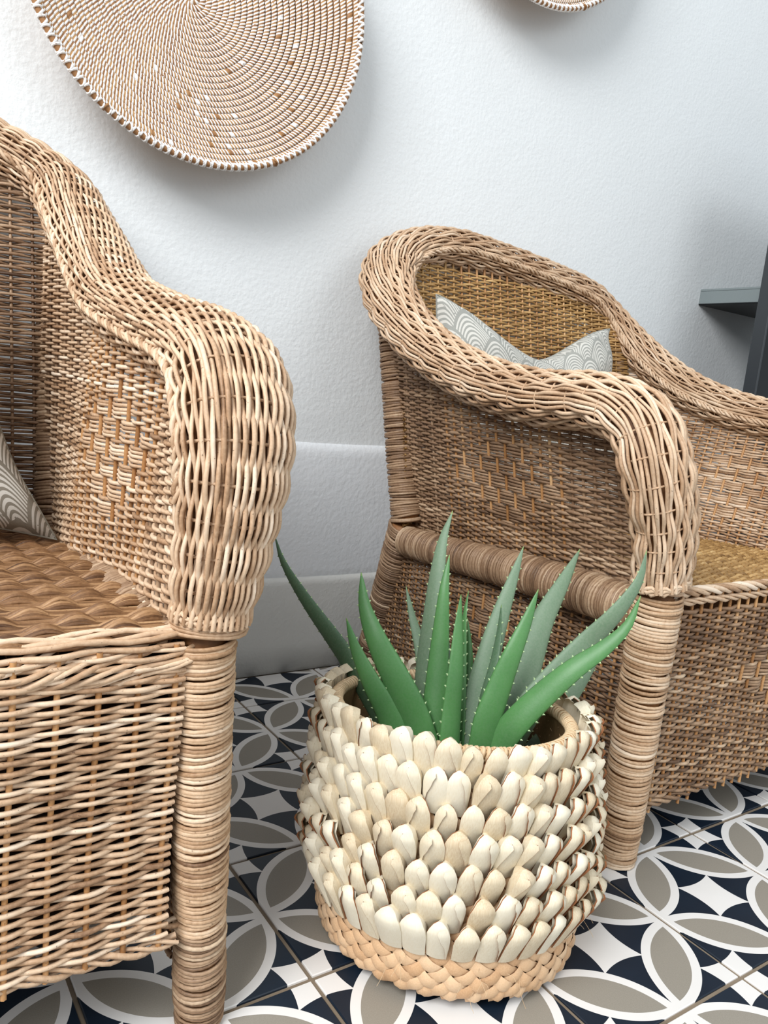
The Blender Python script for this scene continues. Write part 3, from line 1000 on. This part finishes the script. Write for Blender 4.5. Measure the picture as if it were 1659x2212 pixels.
def petal_mesh(var, brown=False):
    """folded palm tongue: origin at its root, +X outward, +Z up"""
    rr = np.random.default_rng(100 + var)
    w = 0.0228 * (0.92 + 0.16 * rr.random()); L = 0.046 * (0.95 + 0.12 * rr.random())
    mir = -1 if var % 4 == 3 else 1
    ss = np.array([0, 0.3, 0.55, 0.75, 0.88, 0.96, 1.0]); tt = np.linspace(-1, 1, 7)
    wid = w / 2 * np.where(ss < 0.6, 0.82 + 0.3 * ss, np.sqrt(np.clip(1 - ((ss - 0.6) / 0.405) ** 2.6, 0.02, 1)))
    out = 0.0015 + 0.016 * ss - 0.008 * np.clip((ss - 0.8) / 0.2, 0, 1) ** 2
    V, F, MI = [], [], []

    def add(G, flip=False, mi=0):
        a, b = G.shape[:2]; k0 = len(V)
        V.extend(G.reshape(-1, 3).tolist())
        for i in range(a - 1):
            for j in range(b - 1):
                q = (k0 + i * b + j, k0 + i * b + j + 1, k0 + (i + 1) * b + j + 1, k0 + (i + 1) * b + j)
                F.append(q[::-1] if flip else q); MI.append(mi)
    S, T = np.meshgrid(ss, tt, indexing='ij')
    Wd = wid[:, None]; O = out[:, None]
    cup = 0.0042 * (1 - T ** 2) * (0.5 + 0.6 * S) * (1 - 0.75 * S ** 5)
    drop = 0.0012 * T ** 2 * S ** 4
    front = np.stack([O + cup, Wd * T * mir, L * S - drop], -1)
    add(front, mir < 0)
    thick = (0.0085 * np.clip(S * 1.3, 0, 1)) * (0.75 + 0.25 * T)
    back = np.stack([O + cup * 0.6 - thick, Wd * T * 0.9 * mir, L * S * 0.985 - 0.002 * S - drop], -1)
    add(back, mir > 0)
    add(np.stack([front[-1], back[-1]]), mir < 0)                       # over the tip
    add(np.stack([front[:, -1], back[:, -1]], 1), mir < 0)              # closed side
    # rim of the open side, brown where it was cut
    e = front[:, 0]; add(np.stack([e, e + np.array([-0.0012, 0, 0])], 1), mir > 0, 1)
    if var % 4 != 2:
        # the fold: an overlapping flap whose edge curls from the tip down to one side
        s2 = np.array([0.02, 0.25, 0.45, 0.62, 0.76, 0.86, 0.93])
        c0 = rr.uniform(0.15, 0.5)
        cut = np.array([0.95, 0.80, 0.62, c0 + 0.1, c0 - 0.05, c0 - 0.25, c0 - 0.15])
        wd2 = np.interp(s2, ss, wid); o2 = np.interp(s2, ss, out)
        G = []
        for s_, c_, w_, oo in zip(s2, cut, wd2, o2):
            t_ = np.linspace(c_, 1.02, 4)
            cp = 0.0042 * (1 - np.minimum(t_, 1) ** 2) * (0.5 + 0.6 * s_)
            G.append(np.stack([oo + cp + 0.0016 * np.array([1, .9, .6, 0.1]), w_ * t_ * mir, 0 * t_ + L * s_], -1))
        G = np.array(G); add(G, mir < 0)
        e = G[:, 0]; add(np.stack([e + np.array([0.0001, 0, 0]), e - np.array([0.0017, -0.0004 * mir, 0])], 1), mir > 0, 1)
    return mesh_np('folded_leaf', V, F, [M_PETAL2 if brown else M_PETAL, M_EDGE], True, midx=MI)


PM = [petal_mesh(k) for k in range(12)]; PMB = petal_mesh(1, True)
NP_ = 41
cands = []
tipz = [0.0855 + 0.0280 * k for k in range(7)]
for k, zt in enumerate(tipz):
    for i in range(NP_):
        th = 2 * PI * (i + 0.5 * (k % 2)) / NP_ + rng.uniform(-0.010, 0.010)
        d = np.array([math.cos(th), math.sin(th), 0])
        cands.append((-(d @ to_cam), k, th, zt))
cands.sort()
for q, (_, k, th, zt) in enumerate(cands):
    h = zt - 0.037
    if k == 0: h = zt - 0.035
    p = bask(np.array([h + 0.004]), np.array([th]), 0.001)[0]
    br = (k == 0 and q % 23 == 5)
    o = link('folded_leaf', PMB if br else PM[int(rng.integers(12))], basket)
    o.location = p
    sgn = 1 if (math.sin(th - math.atan2(to_cam[1], to_cam[0])) < 0.25) else -1
    slope = math.atan((np.interp(h + .04, prof[:, 0], prof[:, 1]) - np.interp(h, prof[:, 0], prof[:, 1])) / 0.04)
    o.rotation_euler = (rng.uniform(-0.035, 0.035), slope * 1.0 + rng.uniform(0.08, 0.15), th + rng.uniform(-0.08, 0.08))
    sc_ = rng.uniform(0.94, 1.08)
    o.scale = (sc_ * rng.uniform(0.9, 1.25), sc_, sc_)
# frayed fibres
fb = Bag()
for q in range(14):
    th = rng.uniform(-2.9, -0.6); p = bask(np.array([rng.uniform(0.02, 0.05)]), np.array([th]), 0.002)[0]
    d = np.array([math.cos(th), math.sin(th), 0]); t = np.linspace(0, 1, 8)[:, None]; Lf = rng.uniform(0.008, 0.02)
    fb.tube(p + d * Lf * t + np.array([0, 0, -1]) * Lf * 0.8 * t ** 2 + np.array([-d[1], d[0], 0]) * 0.004 * np.sin(t * 3 + q), 0.00022, 3, None)
link('frayed_fibres', fb.mesh('frayed_fibres', M_COIL), basket, stuff=True)


# ------------------------------------------------------------------ aloe
ALOE = [
    ('l1', [(-0.122, -0.2949, 0.3677), (-0.12, -0.3206, 0.3382), (-0.1097, -0.3655, 0.3031), (-0.0934, -0.4351, 0.2585), (-0.0846, -0.4852, 0.2236), (-0.0771, -0.5209, 0.1941), (-0.0719, -0.5411, 0.1729)], 0.0282),
    ('l2', [(-0.1325, -0.4942, 0.3217), (-0.1246, -0.5056, 0.2916), (-0.112, -0.5207, 0.2598), (-0.0941, -0.5336, 0.2262), (-0.0817, -0.5429, 0.1915)], 0.0303),
    ('l3', [(-0.1085, -0.4775, 0.3658), (-0.1109, -0.4947, 0.3328), (-0.1057, -0.5169, 0.3011), (-0.0887, -0.5364, 0.2627), (-0.0723, -0.5488, 0.2265), (-0.0602, -0.5583, 0.1894)], 0.0372),
    ('l4', [(0.0134, -0.3984, 0.3214), (0.0135, -0.4172, 0.2886), (0.0097, -0.4456, 0.2567), (0.0029, -0.4727, 0.2206), (-0.0052, -0.5027, 0.165)], 0.0220),
    ('l5', [(0.0114, -0.474, 0.432), (-0.0043, -0.4816, 0.4003), (-0.0159, -0.4932, 0.3631), (-0.0263, -0.508, 0.3143), (-0.0339, -0.5195, 0.2599), (-0.0399, -0.536, 0.1862)], 0.0338),
    ('l6', [(-0.0173, -0.5116, 0.39), (-0.0284, -0.523, 0.3559), (-0.0347, -0.5333, 0.3125), (-0.0418, -0.5449, 0.2597), (-0.049, -0.5593, 0.193)], 0.0279),
    ('l7', [(0.0412, -0.4481, 0.2928), (0.0347, -0.4646, 0.2488), (0.025, -0.4782, 0.208), (0.0099, -0.5025, 0.1565)], 0.0245),
    ('l8', [(-0.0263, -0.5491, 0.3558), (-0.0322, -0.5582, 0.3203), (-0.038, -0.5686, 0.2785), (-0.0415, -0.5738, 0.2399), (-0.0441, -0.5804, 0.1966)], 0.0272),
    ('l9', [(0.0128, -0.5161, 0.3482), (0.0059, -0.5228, 0.3216), (0.0008, -0.5321, 0.2873), (-0.0077, -0.5479, 0.2402), (-0.0169, -0.5638, 0.1893)], 0.0173),
    ('l10', [(0.0247, -0.5067, 0.3129), (0.0198, -0.5218, 0.2817), (0.0113, -0.5357, 0.2437), (-0.0063, -0.5596, 0.1854)], 0.0156),
    ('l11', [(0.0784, -0.527, 0.4), (0.0611, -0.5343, 0.3644), (0.0436, -0.5413, 0.3296), (0.0263, -0.5493, 0.2905), (0.0083, -0.5586, 0.2422), (-0.0078, -0.57, 0.1904)], 0.0326),
    ('l12', [(0.0158, -0.5679, 0.347), (0.0136, -0.5726, 0.3155), (0.0051, -0.5793, 0.2823), (-0.0058, -0.5844, 0.2492), (-0.0134, -0.5888, 0.2)], 0.0207),
    ('l13', [(0.0416, -0.5937, 0.3696), (0.0277, -0.5966, 0.3373), (0.0119, -0.5984, 0.3037), (0.0004, -0.5973, 0.2689), (-0.0111, -0.5971, 0.2293), (-0.0127, -0.5964, 0.1955)], 0.0321),
    ('l14', [(0.178, -0.5238, 0.3927), (0.1488, -0.5298, 0.3527), (0.1178, -0.5351, 0.3104), (0.0887, -0.5481, 0.2665), (0.0621, -0.5614, 0.2301), (0.0432, -0.5702, 0.1812)], 0.0411),
    ('l15', [(0.1452, -0.6436, 0.4207), (0.138, -0.6452, 0.3871), (0.1173, -0.638, 0.3503), (0.0981, -0.6198, 0.3122), (0.0692, -0.6124, 0.2787), (0.0427, -0.6066, 0.2458), (0.0219, -0.6003, 0.2041)], 0.0339),
    ('l16', [(0.1064, -0.6738, 0.3808), (0.0949, -0.672, 0.3491), (0.0752, -0.6631, 0.3243), (0.0496, -0.65, 0.3002), (0.0276, -0.6346, 0.2695), (0.0072, -0.6208, 0.2365), (-0.002, -0.6083, 0.2042)], 0.0317),
    ('l17', [(0.192, -0.5753, 0.3061), (0.1688, -0.5779, 0.2735), (0.1474, -0.5803, 0.2483), (0.1217, -0.5808, 0.2177), (0.0965, -0.5824, 0.1827)], 0.0269),
]
DUST = {'l1': M_ALOEK, 'l4': M_ALOED, 'l5': M_ALOED, 'l7': M_ALOED, 'l11': M_ALOED, 'l14': M_ALOED, 'l15': M_ALOED, 'l17': M_ALOED, 'l12': M_ALOEK}
TWIST = {'l1': 0.75, 'l2': 0.35, 'l3': 0.25, 'l4': -0.3, 'l5': 0.45, 'l6': 0.1, 'l7': 0.2, 'l8': -0.75, 'l9': 0.9, 'l10': 0.2, 'l11': -0.2, 'l12': 1.0, 'l13': -0.35,
         'l14': -0.15, 'l15': -0.5, 'l16': 0.3, 'l17': -0.5}
aloe = thing('aloe_plant', 'green aloe with long upright toothed leaves, growing in the leaf basket', 'plant', (-0.02, -0.57, 0.12))
aoff = np.array([-0.02, -0.57, 0.12])
root = np.array([-0.02, -0.57, 0.135])
for nm, pts, w in ALOE:
    P = np.array(pts)[::-1]
    b0 = P[0]; stub = b0 * 0.45 + root * 0.55; stub[2] = 0.128
    P = np.vstack([stub, P])
    Q, L = spline(P, 30)
    T = norm(np.gradient(Q, axis=0))
    to = norm(CAM - Q[12]); a = TWIST.get(nm, 0)
    side0 = norm(np.cross(T, to))
    t = np.linspace(0, 1, 30)
    W_ = w * 1.18 * (1 - t ** 1.8) ** 0.80 * np.minimum(1, 0.92 + 0.1 * t)
    W_[-1] = 0.0006
    tw = a * (1 - 0.35 * t)
    N0 = norm(np.cross(side0, T))
    Sd = side0 * np.cos(tw)[:, None] + N0 * np.sin(tw)[:, None]
    Nn = norm(np.cross(Sd, T)); Nn *= np.sign((Nn * to).sum(1, keepdims=True))
    Nn = norm(np.cross(Sd, T)) * np.sign(((norm(np.cross(Sd, T))) * to).sum())
    m_ = 16; ring = np.arange(m_) * 2 * PI / m_
    # thick crescent: flattish hollow towards the plant's heart, rounded outside
    cx_ = np.cos(ring); cy_ = np.where(np.sin(ring) > 0, 0.34 * np.sin(ring) * (1 - 0.25 * np.cos(ring) ** 2), 0.10 * np.sin(ring)) - 0.16 * (1 - cx_ ** 2) * 0.4
    G = Q[:, None] + (W_ / 2)[:, None, None] * (cx_[None, :, None] * Sd[:, None] + 1.35 * cy_[None, :, None] * Nn[:, None])
    bag = Bag(); bag.grid(G - aoff, wrap=True)
    V = np.concatenate(bag.V); F = np.concatenate(bag.F)
    me = mesh_np('leaf', V, F, DUST.get(nm, M_ALOE), tint=np.repeat(t, m_))
    leaf = link('leaf', me, aloe)
    tb_V, tb_F = [], []
    for e in (-1, 1):
        s_ = 0.12
        while s_ < 0.93:
            f = s_ * 29; i = int(f); fr = f - i
            wv = W_[i] * (1 - fr) + W_[min(i + 1, 29)] * fr
            c = Q[i] * (1 - fr) + Q[min(i + 1, 29)] * fr + e * Sd[i] * wv * 0.485
            hgt = 0.0032 * (1 - 0.45 * s_); bw = 0.0015
            k0 = len(tb_V)
            tip = c + e * Sd[i] * hgt + T[i] * hgt * 0.55
            for qv in (c - T[i] * bw, c + T[i] * bw, c + Nn[i] * bw * 0.7, c - Nn[i] * bw * 0.7, tip): tb_V.append((qv - aoff).tolist())
            tb_F += [(k0, k0 + 2, k0 + 4), (k0 + 2, k0 + 1, k0 + 4), (k0 + 1, k0 + 3, k0 + 4), (k0 + 3, k0, k0 + 4)]
            s_ += (0.0105 + 0.003 * rng.random()) / L
    link('marginal_teeth', mesh_np('marginal_teeth', tb_V, tb_F, M_TOOTH, False), leaf)
sb_ = Bag(); ths = np.arange(40) * 2 * PI / 40
c40 = np.stack([np.cos(ths), np.sin(ths), 0 * ths], 1)
sb_.grid(np.stack([c40 * 0.001 + [0, 0, 0.131 - 0.12], c40 * 0.07 + [0, 0, 0.129 - 0.12], c40 * 0.128 + [0, 0, 0.126 - 0.12], c40 * 0.128 + [0, 0, 0.10 - 0.12]]), wrap=True)
link('potting_soil', sb_.mesh('potting_soil', M_SOIL), aloe)


# ------------------------------------------------------------------ woven wall plates
def build_plate(label, loc):
    p = thing('woven_wall_plate', label, 'wall decor', loc, 'woven plates hung on the wall')
    R = 0.2555; nr = 27; dr = R / nr
    for k in range(nr):
        r = (k + 0.5) * dr
        npair = max(5, int(2 * PI * r / 0.0053))
        per = 6
        n = npair * per
        a = np.arange(n) * 2 * PI / n
        wob = 1 + 0.012 * (r / R) ** 2 * np.sin(2 * a + 0.9) + 0.010 * (r / R) ** 2 * np.sin(3 * a + 4.0)
        y = -0.074 * (r / R) ** 2.0
        slope = -0.148 * (r / R)
        ph = (np.arange(n) % per) / per
        bulge = np.where(ph < 0.5, np.sin(PI * (ph * 2 % 1) * 1.0 + 0.3) * 0.00045, -0.0002)
        sec = np.linspace(-1.15, 1.15, 6)     # across the coil
        G = np.zeros((n, 6, 3))
        skew = 0.0024 / max(r, 0.01)
        for j, c in enumerate(sec):
            rr_ = (r + dr * 0.5 * math.sin(c) / math.sin(1.15)) * wob
            hb = (0.0038 * math.cos(c)) + bulge * math.cos(c * 0.9)
            aa = a + skew * c
            G[:, j, 0] = np.cos(aa) * rr_; G[:, j, 2] = np.sin(aa) * rr_
            G[:, j, 1] = y + slope * dr * 0.5 * math.sin(c) / math.sin(1.15) - hb
        i = np.arange(n)[:, None]; j = np.arange(5)[None]
        F = np.stack([i * 6 + j, ((i + 1) % n) * 6 + j, ((i + 1) % n) * 6 + j + 1, i * 6 + j + 1], -1).reshape(-1, 4)
        pair = np.arange(n) // per; white = (np.arange(n) % per) < 3
        tr = np.random.default_rng(k).random((npair,))
        tw = np.where(tr[pair] > 0.99, 0.25, 0.75 + 0.2 * tr[pair])
        tb = 0.12 + 0.3 * np.roll(tr, 3)[pair] + 0.06 * (r / R)
        tb = np.where(np.roll(tr, 5)[pair] > 0.988, 0.8, tb)
        ft = np.repeat(np.where(white, tw, tb), 5)
        me = mesh_np('coil', G.reshape(-1, 3), F, M_STITCH, ftint=ft)
        link('coil', me, p)
    # whipped rim: plain white with tan showing
    V = Bag(); n = 284
    r = R + 0.001
    ta = np.arange(180) * 2 * PI / 180
    wf = 1 + 0.012 * np.sin(2 * ta + 0.9) + 0.010 * np.sin(3 * ta + 4.0)
    V.tube(np.stack([np.cos(ta) * r * wf, -0.078 + 0 * ta, np.sin(ta) * r * wf], 1), 0.0046, 8, None, 0.25, closed=True)
    for q in range(n):
        a0 = q * 2 * PI / n
        t = np.arange(8) * 2 * PI / 8
        wobf = 1 + 0.012 * math.sin(2 * a0 + 0.9) + 0.010 * math.sin(3 * a0 + 4.0)
        rr_ = r * wobf + 0.0048 * np.cos(t); aa = a0 + (0.013 if q % 2 else -0.006) * np.sin(t + 0.8)
        P = np.stack([np.cos(aa) * rr_, -0.078 - 0.0052 * np.sin(t), np.sin(aa) * rr_], 1)
        V.tube(P, 0.0020, 4, None, (0.95 if rng.random() > 0.02 else 0.3), closed=True)
    link('rim_whipping', V.mesh('rim_whipping', M_STITCH), p, stuff=True)
    # plain backing so the bowl is not see-through
    b = Bag(); rr_ = np.linspace(0.0, R, 14); th = np.arange(64) * 2 * PI / 64
    Rr, Th_ = np.meshgrid(rr_, th, indexing='ij')
    b.grid(np.stack([np.cos(Th_) * Rr, 0.0015 - 0.074 * (Rr / R) ** 2, np.sin(Th_) * Rr], -1), wrap=True, tint=0.3)
    link('backing', b.mesh('backing', M_STITCH), p)
    return p


plate = build_plate('round white and tan coiled plate hanging above the left armchair', (-0.115, 0.1365, 1.120))
plate2 = plate.copy(); COL.objects.link(plate2)
plate2.location = (0.515, 0.1365, 1.553)
plate2['label'] = 'second coiled plate, only its lower edge showing at the top of the frame'
for ch in list(plate.children):
    c = ch.copy(); COL.objects.link(c); c.parent = plate2


# ------------------------------------------------------------------ wall shelf and dark panel at the right edge
sh = thing('wall_shelf', 'small grey box shelf jutting from the wall at the right edge', 'shelf', (1.26, 0.142, 0.866))


def prism(name, pts_lo, pts_hi, mat, parent, off):
    n = len(pts_lo)
    V = [tuple(np.array(p) - off) for p in pts_lo] + [tuple(np.array(p) - off) for p in pts_hi]
    F = [tuple(range(n))[::-1], tuple(range(n, 2 * n))] + [(i, (i + 1) % n, n + (i + 1) % n, n + i) for i in range(n)]
    me = mesh_np(name, V, F, mat, smooth=False)
    o = link(name, me, parent)
    bv = o.modifiers.new('edge', 'BEVEL'); bv.width = 0.0015; bv.segments = 2
    return o


so = np.array([1.26, 0.142, 0.866])
zt, zb_ = 0.886, 0.849
# hollow box: side boards and top, closed below by a black board
A, B, Cc, D = (1.258, 0.142), (1.252, -0.032), (1.60, -0.032), (1.60, 0.142)
prism('shelf_top', [(*p, zt - 0.006) for p in (A, B, Cc, D)], [(*p, zt) for p in (A, B, Cc, D)], M_SHELF, sh, so)
prism('shelf_side', [(A[0], A[1], zb_), (B[0], B[1], zb_), (B[0] + .008, B[1], zb_), (A[0] + .008, A[1], zb_)],
      [(A[0], A[1], zt - .006), (B[0], B[1], zt - .006), (B[0] + .008, B[1], zt - .006), (A[0] + .008, A[1], zt - .006)], M_SHELF, sh, so)
prism('shelf_floor', [(A[0], A[1], zb_ - .003), (B[0], B[1], zb_ - .003), (Cc[0], Cc[1], zb_ - .003), (D[0], D[1], zb_ - .003)],
      [(A[0], A[1], zb_), (B[0], B[1], zb_), (Cc[0], Cc[1], zb_ - .0), (D[0], D[1], zb_ - .0)], M_BLACK, sh, so)

PX = 1.150
pn = thing('dark_panel', 'tall glossy black panel with a grey edge, standing at the right edge', 'panel', (PX + .3, -0.105, 0.0))
po_ = np.array([PX + .3, -0.105, 0.0])


def upright(name, x0, x1, y0, y1, mat):
    q = [(x0, y0), (x1, y0), (x1, y1), (x0, y1)]
    return prism(name, [(*p, 0.001) for p in q], [(*p, 1.15) for p in q], mat, pn, po_)


upright('panel_body', PX + 0.006, PX + 0.60, -0.118, -0.092, M_BLACK)
upright('panel_edge', PX, PX + 0.006, -0.121, -0.089, M_FRAME)
